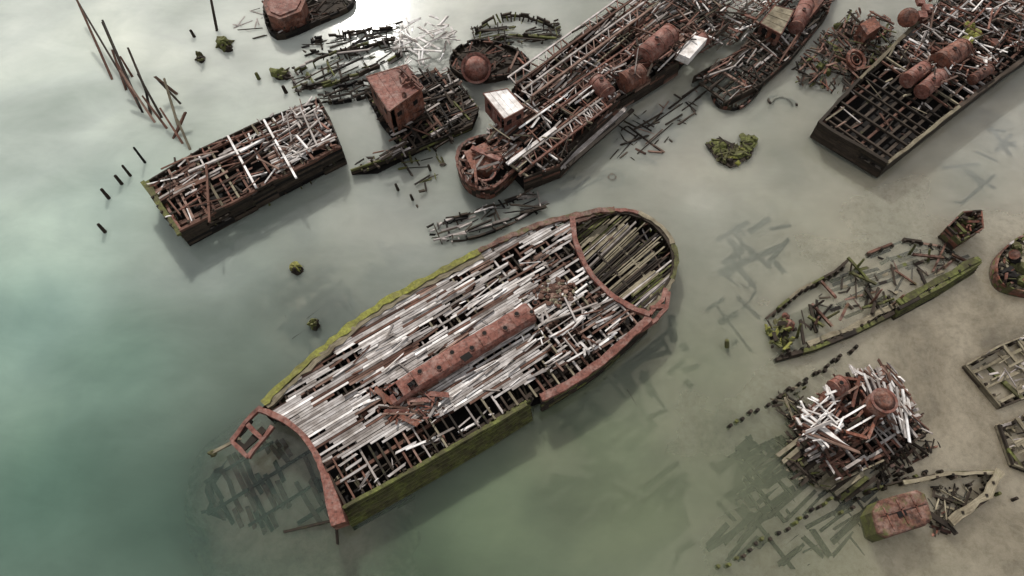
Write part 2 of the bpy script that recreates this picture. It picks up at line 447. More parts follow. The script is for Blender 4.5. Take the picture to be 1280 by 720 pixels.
    chaos(l,poly,220,(1.5,5),.22,(.4,1.2),[D,D,B,RB,D],[d,n],.3,.5)
    chaos(l,Q([(455,485),(520,480),(560,505),(540,530),(490,530)],zd),70,(.5,2.4),.18,(zd+.05,zd+.4),[PK,RU,B,RU,G],None,.4,.3)
    l.obj('loose_timbers',e)
    s=MB()
    path=Q([(487,499),(520,479),(560,455),(600,431),(640,407),(663,393)],zd)
    path=smooth(path,4); prof=[(-.95,0),(-.95,.75),(-.72,1.02),(0,1.14),(.72,1.02),(.95,.75),(.95,0)]
    b=len(s.v); np_=len(prof)
    for i,q in enumerate(path):
        a=path[min(len(path)-1,i+1)]-path[max(0,i-1)]; a.normalize(); sd=Vector((a.y,-a.x,0))
        k=1+R(-.05,.05); dz=-.5*max(0,1-i/4)
        for (x,zz) in prof: s.v.append(q+sd*x*k+Vector((0,0,max(0,zz*k+dz*(zz>0)))))
    for i in range(len(path)-1):
        for k in range(np_-1):
            if (i,k) in ((1,2),(1,3),(0,2),(3,3)): continue
            x=b+i*np_+k; s.face((x,x+np_,x+np_+1,x+1),[(i,k),(i+1,k),(i+1,k+1),(i,k+1)],PK)
    x=b+(len(path)-1)*np_; s.face(tuple(x+k for k in reversed(range(np_))),[(0,0)]*np_,PK)
    for i in range(2,len(path),2):
        q=path[i]; a=(path[min(len(path)-1,i+1)]-path[i-1]).normalized(); sd=Vector((a.y,-a.x,0))
        if i%4==0:
            s.beam(q-sd*.74+Vector((0,0,1.02)),q+sd*.0+Vector((0,0,1.15)),.07,.04,RU,0); s.beam(q+Vector((0,0,1.15)),q+sd*.74+Vector((0,0,1.02)),.07,.04,RU,0)
        if i>3:
            c=q+a*.7+sd*.3*(1 if i%4 else -1)
            c=c+Vector((0,0,1.05)); s.cyl(c,c+Vector((0,0,.12)),.26,14,RU); s.cyl(c+Vector((0,0,.12)),c+Vector((0,0,.125)),.2,14,K)
    s.prism([(v.x,v.y) for v in Q([(575,446),(586,439),(591,445),(581,452)],zd+1.2)],zd+1.1,zd+1.17,K)
    for u,v,L in ((470,487,2.6),(480,515,2.0),(500,520,1.6),(535,492,1.8),(512,500,2)):
        c=P(u,v,zd+.3); an=R(-1,.3); s.beam(c,c+Vector((math.cos(an)*L,math.sin(an)*L,R(-.2,.2))),.45,.08,pick([PK,RU]),.3,roll=R(-.4,.4))
    s.obj('skylight_house',e)
    r=MB()
    for i in range(130):
        c=P(random.gauss(695,15),random.gauss(365,8),zd+R(0,.15)); r.lump(c,R(.08,.35),R(.08,.3),R(.06,.15),pick([B,RB,B,B]),i,6)
    r.obj('rotted_deck_heap',e)
    bo=MB(); zb=1.7
    per=smooth(Q([(716,280),(745,270),(775,264),(803,270),(830,290),(844,318),(842,345),(826,372),(806,392)],zb),5)
    arch=smooth(Q([(718,284),(722,308),(738,343),(764,371),(792,389),(806,394)],zb-.1),5)
    fl=per+arch[::-1]
    bo.prism([(q.x,q.y) for q in fl],-.2,.1,K)
    wall(bo,per,zb+.1,-1,[M,D,D,D],.05,out=-1,strake=.36,miss=.02,step=1.5,rib=.7)
    for a0,b0,mm in ((0,9,MR),(8,15,PK),(14,24,RB),(23,32,M),(31,len(per),RB)):
        bo.ribbon([q+Vector((0,0,.33)) for q in per[a0:b0]],.42,mm,.3,.1)
    bo.ribbon([q+(P(770,330,zb)-q)*.05+Vector((0,0,.2)) for q in per[4:38]],.25,D,.2,.06)
    def at(c,t):
        x=t*(len(c)-1); i=min(len(c)-2,int(x)); return c[i]+(c[i+1]-c[i])*(x-i)
    N=70
    for i in range(N):
        t=(i+.5)/N; a=at(arch,t); q=at(per,.08+.84*t)
        if random.random()<.12: continue
        f=R(.0,.3) if random.random()<.4 else 0; g2=R(.6,.97)
        bo.beam(a+(q-a)*f+Vector((0,0,R(-.5,-.1))),a+(q-a)*g2+Vector((0,0,R(-.2,.05))),R(.08,.22),.12,pick([RB,M,D,G,RB,D,RB]),.2)
    for k in (.25,.5,.75):
        pt=[at(arch,i/14)+(at(per,i/14)-at(arch,i/14))*k-Vector((0,0,.15)) for i in range(15)]
        bo.ribbon(pt,.2,pick([RB,D]),.2,.05)
    chaos(bo,fl,70,(1,4),.14,(.2,zb),[RB,M,D,G,B],[d],.4,.3)
    bo.obj('bow',e)
    sbm=MB(); sp=closed(Q([(256,594),(292,566),(330,548),(385,560),(415,625),(400,650),(350,660),(300,655),(262,640)],-.5),4)
    sp=[q+Vector((R(-.5,.5),R(-.5,.5),0)) for q in sp]
    sbm.prism([(q.x,q.y) for q in sp],-1.8,-.6,D)
    planks(sbm,sp,n,.4,.1,-.35,(1.5,5),lambda a,b:.45+noise.noise(Vector((a*.4,b*.4,0))),[B,D,RU,RU])
    rows(sbm,sp,d,2.4,.3,.1,-.25,[D],.8)
    sbm.obj('submerged_stern',e)
ferry()

# ============================================================ LEFT BARGE
ZL=2.9
o=[(183,227),(250,186),(330,149),(398,123),(412,148),(426,183),(340,226),(222,288)]
e,d,n,poly=wreck('collapsed_barge_wreck',o,ZL,((200,260),(415,155)),[[(222,288),(340,226),(426,183)],[(398,123),(330,149),(250,186),(183,227)],[(426,183),(412,148),(398,123)]],
    wm=(D,D,K,D),cross=1.0,lng=1.6,dens=.02,cms=(B,B,RB,RU,B),chn=120,chm=(B,B,G,RU,B,D,W),cz=.9,flo=.2,chl=(2,6),px=(300,210),miss=.1,lean=.0,pms=(B,G),chw=.17,keep=.8,spread=.5)
x=MB()
wall(x,Q([(183,227),(200,257),(222,288)],ZL),ZL+.1,-.8,[M],-.12,out=-1,strake=.5,miss=0,th=.4)
x.ribbon(resample(Q([(178,226),(200,258),(224,292)],ZL+.1),1),.4,M,.3,.08)
x.ribbon(resample(Q([(426,183),(340,226),(222,288)],ZL),1.5),.28,B,.3,.12)
chaos(x,Q([(205,290),(240,300),(430,215),(432,190),(340,228),(222,292)],0),40,(1,4),.2,(-.3,.7),[D,D,M,B],[d,n],.4,.5)
x.obj('end_wall',e)
x=MB()
right=Q([(320,162),(398,128),(420,176),(345,218)],ZL)
planks(x,right,d,.22,.05,ZL+.05,(1.5,4),lambda a,b:.5+noise.noise(Vector((a*.4,b*.4,0))),[G,G,B,G2])
chaos(x,right,70,(2,5.5),.18,(ZL,ZL+.9),[W,G,B,RU,G],[d,n],.6,.6)
for a,b in (((258,205),(262,278)),((300,190),(345,165)),((235,215),(330,175)),((330,150),(370,222)),((285,170),(320,234))):
    x.beam(P(*a,ZL+.6),P(*b,ZL+.3),.22,.2,pick([W,G,B]))
x.obj('upper_timbers',e)

# ============================================================ CABIN WRECK
o=[(438,212),(500,180),(475,150),(455,110),(520,85),(560,85),(598,135),(590,155),(520,185),(470,210)]
e,d,n,poly=wreck('cabin_boat_wreck',o,1.0,((440,210),(590,140)),[[(438,212),(520,185),(590,155)],[(598,135),(560,85)]],wm=(D,D,D,M),
    cross=.9,lng=1.6,dens=.25,cms=(D,D,B,M),pms=(D,G,D),chn=130,chm=(D,D,D,G,K,B),flo=.05,cz=.8,chl=(1.5,6),px=(520,140),chw=.18)
x=MB(); cabin(x,[(458,97),(508,82),(529,110),(486,140)],4.6,.8); 
x.beam(P(500,85,5.2),P(526,108,5.1),.22,.2,RU); x.cyl(P(505,118,4.7),P(505,118,5.0),.25,12,RU)
chaos(x,Q([(490,85),(510,84),(526,108),(510,115)],4.7),14,(.8,2.5),.2,(4.75,5.1),[RU,PK,B],None)
x.obj('cabin',e)
x=MB()
chaos(x,Q([(488,60),(500,30),(560,25),(575,50),(540,80),(500,85)],1),60,(2,5),.2,(.6,2.0),[W,W,G,W],[d,n],.8,.6)
chaos(x,Q([(535,130),(560,110),(600,150),(560,180),(520,190)],1),40,(2,5),.22,(.4,1.2),[D,M,D],[d,n],.3,.4)
chaos(x,Q([(430,205),(530,180),(560,200),(520,260),(510,215)],0),30,(1.5,4.5),.22,(-.2,.4),[D,D,M],[d,n],.4,.2)
x.obj('scattered_planks',e)

def ribs_hull(name,line,width,z,ms,hgt=1.4,chn=30,zz=(-.3,.7)):
    e=root(name,line[0]); x=MB(); pts=smooth(Q(line,0),6)
    n_=len(pts)
    for s in (-1,1):
        side=[]
        for i,p in enumerate(pts):
            a=(pts[min(n_-1,i+1)]-pts[max(0,i-1)]).normalized(); nn=Vector((a.y,-a.x,0))
            w=width*math.sin(math.pi*(.12+.8*i/(n_-1)))**.6
            side.append(p+nn*w*s)
        for zq in (z,z-.35,z-.7):
            for a,b in zip(side[:-1],side[1:]):
                if random.random()<.3: continue
                x.beam(a+Vector((0,0,zq+R(-.15,.15))),b+Vector((0,0,zq+R(-.15,.15))),.2,.3,pick(ms),.2)
        rs=resample(side,.7)
        for q in rs:
            if random.random()<.3: continue
            c=min(pts,key=lambda p:(p-q).length); v=(q-c).normalized()
            x.beam(c+v*(width*.3)+Vector((0,0,-.5)),q+v*R(0,.3)+Vector((0,0,z+R(-.3,hgt)*.6)),.16,.16,pick(ms),.1)
    a=(pts[-1]-pts[0]).normalized()
    pl=Q(line,0); nn=Vector((a.y,-a.x,0))*width
    poly=[pl[0]-nn*.9-a,pl[-1]-nn*.9+a,pl[-1]+nn*.9+a,pl[0]+nn*.9-a]
    chaos(x,poly,chn,(1.5,6),.2,zz,list(ms),[a,a,nn.normalized()],.4,.3)
    x.obj('ribs',e); return e
ribs_hull('sunken_ribbed_boat_wreck',[(375,102),(430,85),(498,62)],2.2,.6,[D,D,D,G,M],.6,chn=80)
ribs_hull('sunken_ribbed_boat_wreck',[(390,60),(440,55),(492,42)],1.5,.4,[D,D,K],.6,chn=50)
ribs_hull('sunken_ribbed_boat_wreck',[(410,125),(450,115),(480,110)],1.2,.5,[D,K,D],.4,chn=50)
ribs_hull('collapsed_rib_frame',[(550,292),(600,280),(672,252)],1.5,.3,[D,D,G,K],.8,chn=80)
ribs_hull('sunken_ribbed_boat_wreck',[(600,48),(640,34),(690,42)],1.8,.5,[D,D,D,M],.6,chn=80)
e=root('sunken_tug_wreck',(592,72)); x=MB()
hull=closed(Q([(563,82),(572,60),(600,50),(640,60),(662,80),(630,95),(590,98)],.7),4)
x.prism([(p.x,p.y) for p in hull],-.5,.35,D); wall(x,hull+[hull[0]],.9,-.6,[D,K,D],.0,out=-1,step=1.2)
x.cyl(P(595,85,.4),P(595,85,2.6),1.6,28,RU,r2=1.65); x.cyl(P(595,85,2.6),P(595,85,2.72),1.72,28,PK); x.cyl(P(595,85,2.72),P(595,85,2.95),1.45,28,PK,r2=.5)
chaos(x,hull,60,(1,4),.2,(.4,1.3),[D,B,RU,D]); x.obj('hull_and_drum',e)
e=root('sunken_tug_wreck',(360,15)); x=MB()
hull=closed(Q([(330,10),(350,-15),(430,-20),(440,5),(400,25),(345,45)],.6),4)
x.prism([(p.x,p.y) for p in hull],-.5,.3,D); wall(x,hull+[hull[0]],.8,-.6,[D,K],.0,out=-1,step=1.2)
x.prism([(p.x,p.y) for p in Q([(328,2),(352,-14),(382,0),(376,14),(350,24),(334,18)],2.6)],.2,2.6,RU)
x.prism([(p.x,p.y) for p in Q([(334,2),(352,-10),(376,0),(370,11),(350,19),(338,14)],2.75)],2.6,2.75,PK)
chaos(x,hull,90,(1.5,5),.2,(.3,1.2),[D,B,G,D,D]); x.obj('hull_and_cabin',e)
x=MB(); chaos(x,Q([(285,20),(325,-5),(335,60),(305,55)],0),14,(1.5,4.5),.14,(-.05,.2),[G,D,G],None,.4,.1); x.obj('floating_planks')

# ============================================================ CENTRE WRECK WITH BOILERS
o=[(640,112),(700,62),(770,8),(850,-25),(910,-10),(895,25),(850,75),(775,122),(700,205),(655,222),(600,165)]
e,d,n,poly=wreck('steam_dredge_wreck',o,2.2,((640,190),(850,20)),[[(655,222),(700,205),(775,122),(850,75)],[(770,8),(700,62),(640,112)]],
   wm=(D,D,B,D),cross=1.0,lng=1.5,dens=.22,cms=(B,D,RU,D,RB,G),pms=(B,G,D,B),chn=280,chm=(B,B,D,RU,G,D,RB,W),cz=1.2,flo=.2,chl=(2,9),chw=.17,px=(720,120),lean=-.08,spread=.3,keep=.65)
x=MB()
for a,b,z in (((645,105),(790,0),3.2),((665,120),(815,10),3.6),((690,140),(840,35),3.0),((700,175),(775,118),2.8),((665,205),(765,130),2.9)):
    p0,p1=P(*a,z),P(*b,z); x.beam(p0,p1,.22,.22,pick([B,RU,G])); q0,q1=p0+n*1.3,p1+n*1.3; x.beam(q0,q1,.2,.2,pick([B,G,RU]))
    k=16
    for i in range(k):
        A=p0+(p1-p0)*(i/k); C=q0+(q1-q0)*((i+1)/k); E=q0+(q1-q0)*(i/k)
        if random.random()<.7: x.beam(A,E+d*R(-.4,.4),.13,.13,pick([B,RU,G]))
        if random.random()<.6: x.beam(A,C,.11,.11,pick([B,RU,G]))
        if random.random()<.5: x.beam(A,A+Vector((0,0,-1.4)),.16,.16,RU)
x.obj('girder_frames',e)
x=MB()
tank(x,(803,72),(838,42),1.2,3.6,PK); tank(x,(778,104),(802,92),1.15,3.2,RU,2); tank(x,(744,100),(760,118),.95,3.0,PK,2)
tank(x,(850,72),(880,48),.8,2.6,PK,2)
x.prism([(p.x,p.y) for p in Q([(846,66),(868,44),(884,48),(862,73)],3.6)],2.6,3.6,W)
x.cyl(P(790,90,3),P(790,90,5.0),.3,12,RU)
chaos(x,Q([(745,100),(800,50),(850,30),(870,60),(800,115)],3),40,(1,4),.16,(3.4,4.6),[B,RU,G,D],[d,n],.8,.7)
x.obj('boilers',e)
x=MB()
rf=[(604,118),(634,112),(656,136),(630,150)]
cabin(x,rf,4.4,1.9,PK,W)
x.obj('white_roof_cabin',e)
x=MB()
bow=smooth(Q([(640,178),(605,170),(578,182),(572,203),(585,228),(612,236),(640,215),(660,190)],1.7),5)
x.prism([(p.x,p.y) for p in bow],-.2,.9,K); wall(x,bow,1.8,-.8,[RU,D,MR,D],0,out=1,step=1.2,miss=.01,strake=.4)
x.ribbon([p+Vector((0,0,.2)) for p in bow],.35,RU,.2,.08)
x.prism([(p.x,p.y) for p in Q([(580,190),(605,178),(632,192),(618,212),(590,212)],2.2)],.8,2.2,RU)
x.ring(P(606,215,2.0),(0,0,1),1.1,.18,PK); x.beam(P(590,185,2.5),P(625,200,2.5),.5,.3,PK)
chaos(x,bow,110,(.8,3.5),.22,(1.2,2.7),[RU,RU,B,MR,D,G],None,.5,.5)
x.obj('rusty_bow',e)
x=MB()
for i in range(9):
    f=i*4.2
    x.beam(P(672+f*1.1,215-f*.2,1.2+i*.05),P(758+f*.9+R(-6,6),140-f*.1+R(-4,4),1.5),.42,.3,pick([B,RB,G,D,G]))
x.beam(P(634,205,2.6),P(695,160,3.0),.4,.2,W)
chaos(x,Q([(780,10),(870,-10),(1000,-10),(930,40),(880,60),(850,40)],2),260,(2,8),.18,(.6,2.8),[B,B,G,D,RU,D,W],[d,d,n],.5,.6)
x.obj('spilled_timbers',e)
x=MB(); chaos(x,Q([(760,195),(775,150),(830,130),(880,100),(885,120),(820,205)],0),170,(1.5,7),.18,(-.35,.1),[D,D,D,B],[d,n],.2,.1); x.ring(P(765,222,-.12),(0,0,1),1.2,.14,D); x.ring(P(765,222,-.1),(0,0,1),.4,.2,RU); x.obj('sunken_lattice_debris')

o=[(868,95),(925,62),(965,10),(985,-20),(1045,-20),(1035,15),(990,70),(950,105),(905,128)]
e,d2,n2,poly=wreck('sunken_lighter_wreck',o,1.1,((880,110),(1020,0)),[[(905,128),(950,105),(990,70),(1035,15),(1045,-20)],[(965,10),(925,62),(868,95)]],wm=(D,D,D,RU),
    cross=1.0,lng=1.8,dens=.1,cms=(D,B,D),pms=(G,D),chn=190,chm=(D,D,B,D,RU,G),cz=.8,flo=-.25,chl=(1.5,7),px=(950,70),chw=.17,lean=0,keep=.7)
x=MB(); cabin(x,[(950,30),(968,8),(992,14),(976,44)],2.8,.9,RU,RB)
tank(x,(995,35),(1008,5),.9,2.0,PK,2); x.prism([(p.x,p.y) for p in Q([(1000,10),(1020,-10),(1030,0),(1010,25)],2.2)],.5,2.2,RU)
sb=smooth(Q([(890,118),(900,132),(925,134),(945,118),(958,100)],.4),5); wall(x,sb,.5,-.7,[D,K,RU],.1,out=1,step=1)
x.ring(P(978,128,.0),(.1,.4,1),1.6,.22,D,24,.6,2.8); x.ring(P(978,132,-.1),(0,0,1),1.1,.2,D,24,.55,2.9)
x.obj('cabin_and_fittings',e)
e=root('mossy_wreck_debris',(1060,80)); x=MB()
area=Q([(985,95),(1010,60),(1060,20),(1110,25),(1120,55),(1060,120),(1000,110)],0)
chaos(x,area,320,(1,5),.2,(-.2,1.2),[D,D,D,M,MR,B,RU],[d2,n2],.7,.4)
for i in range(30):
    u,v=R(1000,1105),R(30,108); q=P(u,v,.2)
    if inside(q.x,q.y,area): x.lump(q,R(.2,.8),R(.2,.7),R(.2,.5),pick([M,D,MR,D]),i,8,.6)
x.ring(P(1070,75,1.2),(.3,-.3,1),1.15,.35,RU); x.ring(P(1070,75,1.2),(.3,-.3,1),.6,.15,RU)
x.obj('debris',e)
e=root('mossy_wreck_fragment',(915,185)); x=MB()
frag=Q([(882,178),(900,170),(925,182),(936,166),(946,172),(940,195),(915,208),(898,200)],.4)
x.prism([(p.x,p.y) for p in frag],-.6,.2,D,.1)
for i,(u,v,a,b) in enumerate([(900,184,1.1,.7),(918,192,1.1,.6),(934,180,.7,1.1)]): x.lump(P(u,v,.2),a,b,.3,pick([M,M]),i+40,18,.6)
for i in range(26):
    u,v=R(885,944),R(168,206); q=P(u,v,.3)
    if inside(q.x,q.y,frag): x.lump(q,R(.15,.5),R(.15,.5),R(.1,.3),pick([M,Y,M,D]),i+140,8,.7)
chaos(x,frag,50,(.6,2.2),.18,(.2,.7),[M,D,D,M],None,.3,.3); x.obj('fragment',e)

# ============================================================ TOP RIGHT BARGE
o=[(1024,152),(1075,98),(1135,40),(1170,-10),(1310,-60),(1340,30),(1270,78),(1200,132),(1110,203)]
e,d3,n3,poly=wreck('derelict_barge_wreck',o,2.5,((1065,180),(1230,40)),[[(1110,203),(1200,132),(1270,78),(1340,30)],[(1024,152),(1110,203)],[(1135,40),(1075,98),(1024,152)]],
   wm=(D,),cross=1.15,lng=1.15,dens=.0,cms=(D,D,RB,B,G),chn=80,chm=(D,B,G,RB),flo=.25,cz=.3,px=(1150,110),crossw=.18,keep=.82,lean=0,chw=.16)
x=MB()
for a,b in (((1024,152),(1110,203)),((1110,203),(1200,132)),((1200,132),(1290,66)),((1024,152),(1075,98)),((1075,98),(1150,25))):
    x.ribbon(resample([P(*a,2.65),P(*b,2.65)],1.5),.36,pick([D,RB,D]),.35,.08)
up=Q([(1120,70),(1170,5),(1300,-50),(1330,25),(1240,85),(1170,115)],2.5)
rows(x,up,n3,.8,.2,.24,2.55,[B,RU,B,D],.75,jit=.4,zj=.2)
chaos(x,up,420,(1.5,7),.18,(2.4,3.9),[B,B,RU,D,RU,G,D,G,W],[d3,n3],.6,.7)
x.obj('deck_wreckage',e)
x=MB()
tank(x,(1133,101),(1156,85),.85,3.4,PK,2); tank(x,(1152,115),(1176,94),.85,3.4,PK,2); tank(x,(1174,79),(1203,61),1.2,3.4,RU,3)
tank(x,(1215,100),(1236,86),.6,3.1,RU,2)
x.cyl(P(1135,22,2.4),P(1135,22,3.8),1.1,20,RU,dome=.3)
x.prism([(p.x,p.y) for p in Q([(1075,30),(1092,20),(1102,32),(1084,44)],2.2)],.2,2.2,RU)
for i in range(10): x.lump(P(R(1207,1225),R(32,52),3.1),R(.3,.7),R(.3,.7),R(.2,.5),Y,i+80,8)
for i in range(6):
    c=P(R(1150,1270),R(0,80),2.6); s_=R(.3,.9); x.prism([(c.x-s_,c.y-.5),(c.x+s_*.8,c.y-.6),(c.x+s_,c.y+.5),(c.x-s_*.9,c.y+.6)],2.3,R(2.8,3.4),pick([RU,PK,RU]))
chaos(x,Q([(1125,100),(1200,40),(1240,80),(1165,120)],3),30,(1,4),.16,(3.2,4.4),[B,RU,G,D],[d3,n3],.8,.7)
x.obj('machinery',e)

# ============================================================ RIGHT MID SUNKEN BOAT
e=root('sunken_wooden_boat_wreck',(1090,370)); x=MB()
hp=Q([(960,395),(1000,362),(1060,325),(1130,298),(1200,316),(1224,326),(1124,385),(1070,414),(975,447)],-.12)
planks(x,hp,axis((975,440),(1124,385)),.35,.15,-.14,(1,4),lambda a,b:.35+noise.noise(Vector((a*.4,b*.4,0))),[D,RB,M,D,RB])
wall(x,Q([(960,395),(1000,362),(1045,338),(1060,325)],.7),.7,-.5,[D,M,RB],.0,miss=.15,strake=.3,step=1.5,rib=.8,out=-1,th=.22)
wall(x,Q([(1070,322),(1130,298),(1175,305),(1200,318)],.35),.35,-.5,[D,B,D],.0,miss=.2,strake=.3,step=1.5,rib=1.0,out=-1,th=.2)
wall(x,Q([(972,447),(1020,434),(1070,414),(1122,388)],.8),.8,-.5,[D,M,D],.0,miss=.05,strake=.35,step=1.5,rib=.8,th=.3)
x.ribbon(resample(Q([(1010,430),(1070,407),(1124,378)],.7),1.3),.45,RB,.3,.14)
wall(x,Q([(1124,385),(1175,358),(1226,326)],1.7),1.7,-.5,[M,M,M,D],-.2,miss=.0,strake=.4,step=3,th=.3)
x.ribbon(resample(Q([(1124,378),(1175,350),(1224,322)],1.75),1.5),.6,M,.3,.14)
chaos(x,Q([(958,402),(980,395),(992,420),(985,440),(965,432)],.6),50,(.8,2.5),.3,(.1,1.0),[Y,M,M,D],None,.3,.3)
x.lump(P(986,406,.5),.6,.6,.5,RU,5); x.lump(P(982,396,.6),.4,.4,.4,RU,6)
for a,b in (((1010,395),(1030,408)),((1012,380),(1020,415)),((1015,380),(1040,408)),((1062,340),(1095,355)),((1082,362),(1098,385)),((1098,360),(1090,392)),((1078,385),(1105,378)),((1190,318),(1215,330)),((1140,318),(1180,322)),((1060,322),(1085,350)),((1025,350),(1045,372)),((1000,400),(1005,430)),((1050,400),(1060,380)),((1110,370),(1120,392)),((1150,340),(1160,362))):
    x.beam(P(*a,.5),P(*b,R(.2,.9)),.24,.22,pick([D,D,MR,M]))
for u,v in ((1018,408),(1030,400),(1062,345),(1068,338),(1085,385),(1098,380),(1108,388),(1135,320),(1160,330),(1010,388),(995,425)):
    q=P(u,v,-.3); x.beam(q,q+Vector((R(-.7,.7),R(-.4,.9),R(1.4,2.6))),.3,.14,pick([D,M,MR]),w2=.14)
chaos(x,Q([(1070,330),(1180,305),(1200,325),(1110,375),(1010,420),(990,395)],0),60,(1,4),.18,(-.1,.15),[D,D,D,MR],None,.3,.1)
x.obj('hull_remains',e)
x=MB(); pp=Q([(1186,282),(1205,264),(1228,262),(1230,284),(1205,300)],2.2)
x.prism([(p.x,p.y) for p in pp],-.4,1.2,MR,.1); wall(x,pp+[pp[0]],2.1,0,[RU,D,RU,M],.1,out=-1,step=1,rib=.7,strake=.3,miss=.1)
chaos(x,pp,30,(.6,2),.25,(1.2,2.1),[RU,RU,M,D],None); x.lump(P(1210,278,1.3),.8,.7,.5,M,9,10,.6); x.obj('sternpost_block',e)
e=root('mossy_tug_wreck',(1268,325)); x=MB()
hb=smooth(Q([(1300,290),(1272,298),(1250,318),(1246,340),(1258,358),(1300,368)],1.0),4)
x.prism([(p.x,p.y) for p in hb],-.4,.7,RB); wall(x,hb,1.1,-.5,[RU,MR,M],.05,out=1,step=1.2,miss=.0)
for i,(u,v) in enumerate([(1272,310),(1285,300),(1268,325),(1280,335),(1262,345),(1275,350)]): x.lump(P(u,v,.9),R(.5,1.0),R(.5,.8),R(.3,.6),pick([M,M,K,M]),i+20,10,.6)
x.cyl(P(1268,318,1),P(1268,318,1.8),.5,14,RU); chaos(x,hb,40,(.8,2.5),.2,(.9,1.5),[M,D,G,RU]); x.obj('hull',e)
for (o,nm) in (([(1208,456),(1250,432),(1310,408),(1325,480),(1252,508)],'flat_barge_frame'),([(1250,530),(1310,510),(1320,600),(1268,580)],'flat_barge_frame')):
    wreck(nm,o,.65,((1215,460),(1300,420)),'all',wm=(RB,RB,D),cross=2.2,lng=1.7,dens=-.1,cms=(RB,RB,RB,M),pms=(RB,),chn=40,chm=(RB,D,RB,G),zb=-.3,flo=None,cz=.2,crossw=.35,chl=(1,3),lean=0,miss=.15)
# ============================================================ BEAM HEAP WRECK
o=[(985,525),(1050,478),(1110,455),(1140,500),(1160,540),(1105,575),(1050,600),(1010,572)]
e,d4,n4,poly=wreck('rusty_dredger_wreck',o,1.6,((1000,560),(1130,480)),[[(1050,600),(1105,575),(1160,540)]],wm=(D,D,RB),cross=1.0,lng=1.4,dens=.15,cms=(B,D,G),pms=(G,B),chn=130,
    chm=(B,D,G,RU,D),cz=.8,flo=None,chl=(1.5,5),px=(1075,525),lean=0,chw=.18,miss=.2)
x=MB()
fl=closed(Q([(995,528),(1050,485),(1105,465),(1135,510),(1145,540),(1100,568),(1050,588),(1015,565)],.1),3); fl=[q+Vector((R(-.7,.7),R(-.7,.7),0)) for q in fl]
x.prism([(q.x,q.y) for q in fl],-.4,.1,K)
# deckhouse framing: rectangular posts and rails
rect=Q([(1005,525),(1048,472),(1112,478),(1085,548)],3.0)
for i in range(4):
    a,b=rect[i],rect[(i+1)%4]
    for zz in (1.7,3.0): x.beam(Vector((a.x,a.y,zz)),Vector((b.x,b.y,zz)),.24,.22,pick([RU,B]))
    for k in range(6):
        q=a+(b-a)*(k/6); x.beam(Vector((q.x,q.y,1.2)),Vector((q.x,q.y,3.0)),.18,.18,pick([RU,B,D]))
rows(x,rect,d4,.9,.18,.18,3.0,[RU,B,W,B],.8,jit=.2,zj=.1,sag=.8)
core=Q([(1000,510),(1050,468),(1105,462),(1130,520),(1090,540),(1040,570),(1005,550)],2.6)
chaos(x,core,170,(1.2,4),.22,(1.4,3.0),[RU,B,PK,RU,D,B],[d4,n4],.6,.6)
left=Q([(995,510),(1035,480),(1055,520),(1040,565),(1005,550)],3)
chaos(x,left,44,(2.5,6),.2,(2.8,3.8),[W,W,G,W],[n4,d4],.8,.5)
chaos(x,Q([(1045,460),(1115,455),(1145,510),(1115,530),(1070,480)],3),46,(2,5),.18,(2.6,3.5),[W,W,G,B],[n4],.6,.5)
for i in range(7): x.beam(P(1080+i*8,468+i*3,3.6),P(1108+i*5+R(-6,6),530+i*3+R(-5,5),R(1.9,2.6)),.2,.14,pick([W,W,G]))
for i in range(4): x.beam(P(1003,512+i*9,3.6),P(1060+i*5,560+i*2,3.1),.22,.16,pick([W,B,W]))
x.obj('white_beams',e)
x=MB(); c=P(1077,520,0); x.cyl(Vector((c.x,c.y,1.2)),Vector((c.x,c.y,4.2)),1.05,26,RU); 
x.cyl(Vector((c.x,c.y,4.2)),Vector((c.x,c.y,4.32)),1.12,26,PK); x.cyl(Vector((c.x,c.y,4.32)),Vector((c.x,c.y,4.45)),.9,26,RU,r2=.5)
tank(x,(1042,486),(1054,478),.75,3.4,PK,1); x.obj('funnel_drum',e)
x=MB()
for i in range(15):
    u=972+i*6; v=556+i*4; L=R(14,24)
    x.beam(P(u,v+16+R(-4,4),.25),P(u+L+14,v-L*.6,1.2),.36,.2,pick([M,RB,M,D,RB]))
for i in range(26):
    u=1000+R(0,60); v=545+R(0,50); x.beam(P(u,v,.5),P(u+R(-25,-5),v+R(0,16),.2),.3,.2,pick([RB,D,D]))
chaos(x,Q([(960,500),(1000,480),(1020,560),(1060,600),(1030,615),(975,590),(985,545)],0),90,(1.5,4),.2,(-.1,.8),[D,D,M,RB],[d4,n4],.5,.4)
chaos(x,Q([(1090,560),(1150,520),(1172,560),(1090,615)],0),70,(1,4),.2,(-.1,1.2),[D,D,B],[d4,n4],.5,.4)
x.obj('side_frames',e)
# ============================================================ BOTTOM RIGHT
e=root('beached_hull_wreck',(1190,620)); x=MB()
wall(x,Q([(1085,612),(1130,600),(1190,590),(1250,588)],.8),.7,-.3,[D,RB,D,M],0,out=-1,step=1.5,miss=.1)
wall(x,Q([(1252,590),(1235,622),(1190,655)],1.0),1.0,-.3,[M,RB,D],0,out=-1,step=1.5,th=.3)
x.ribbon(resample(Q([(1252,588),(1235,618),(1188,652)],1.1),1.0),.55,RB,.2,.14)
x.ribbon(resample(Q([(1130,603),(1190,592),(1250,590)],.8),1.0),.26,RB,.2,.08)
x.ribbon(resample(Q([(1160,640),(1190,660),(1196,668)],.7),1.0),.4,D,.2,.08)
chaos(x,Q([(1160,610),(1240,598),(1190,655),(1165,640)],0),40,(1,4),.18,(-.1,.2),[D,RB,D,D],None,.3,.08); x.obj('hull',e)
e=root('rusty_boiler_casing',(1125,645)); x=MB()
top=Q([(1093,640),(1101,626),(1120,620),(1146,613),(1156,618),(1161,632),(1165,648),(1157,656),(1135,663),(1110,671),(1100,665)],2.3)
cc_=sum(top,Vector())/len(top)
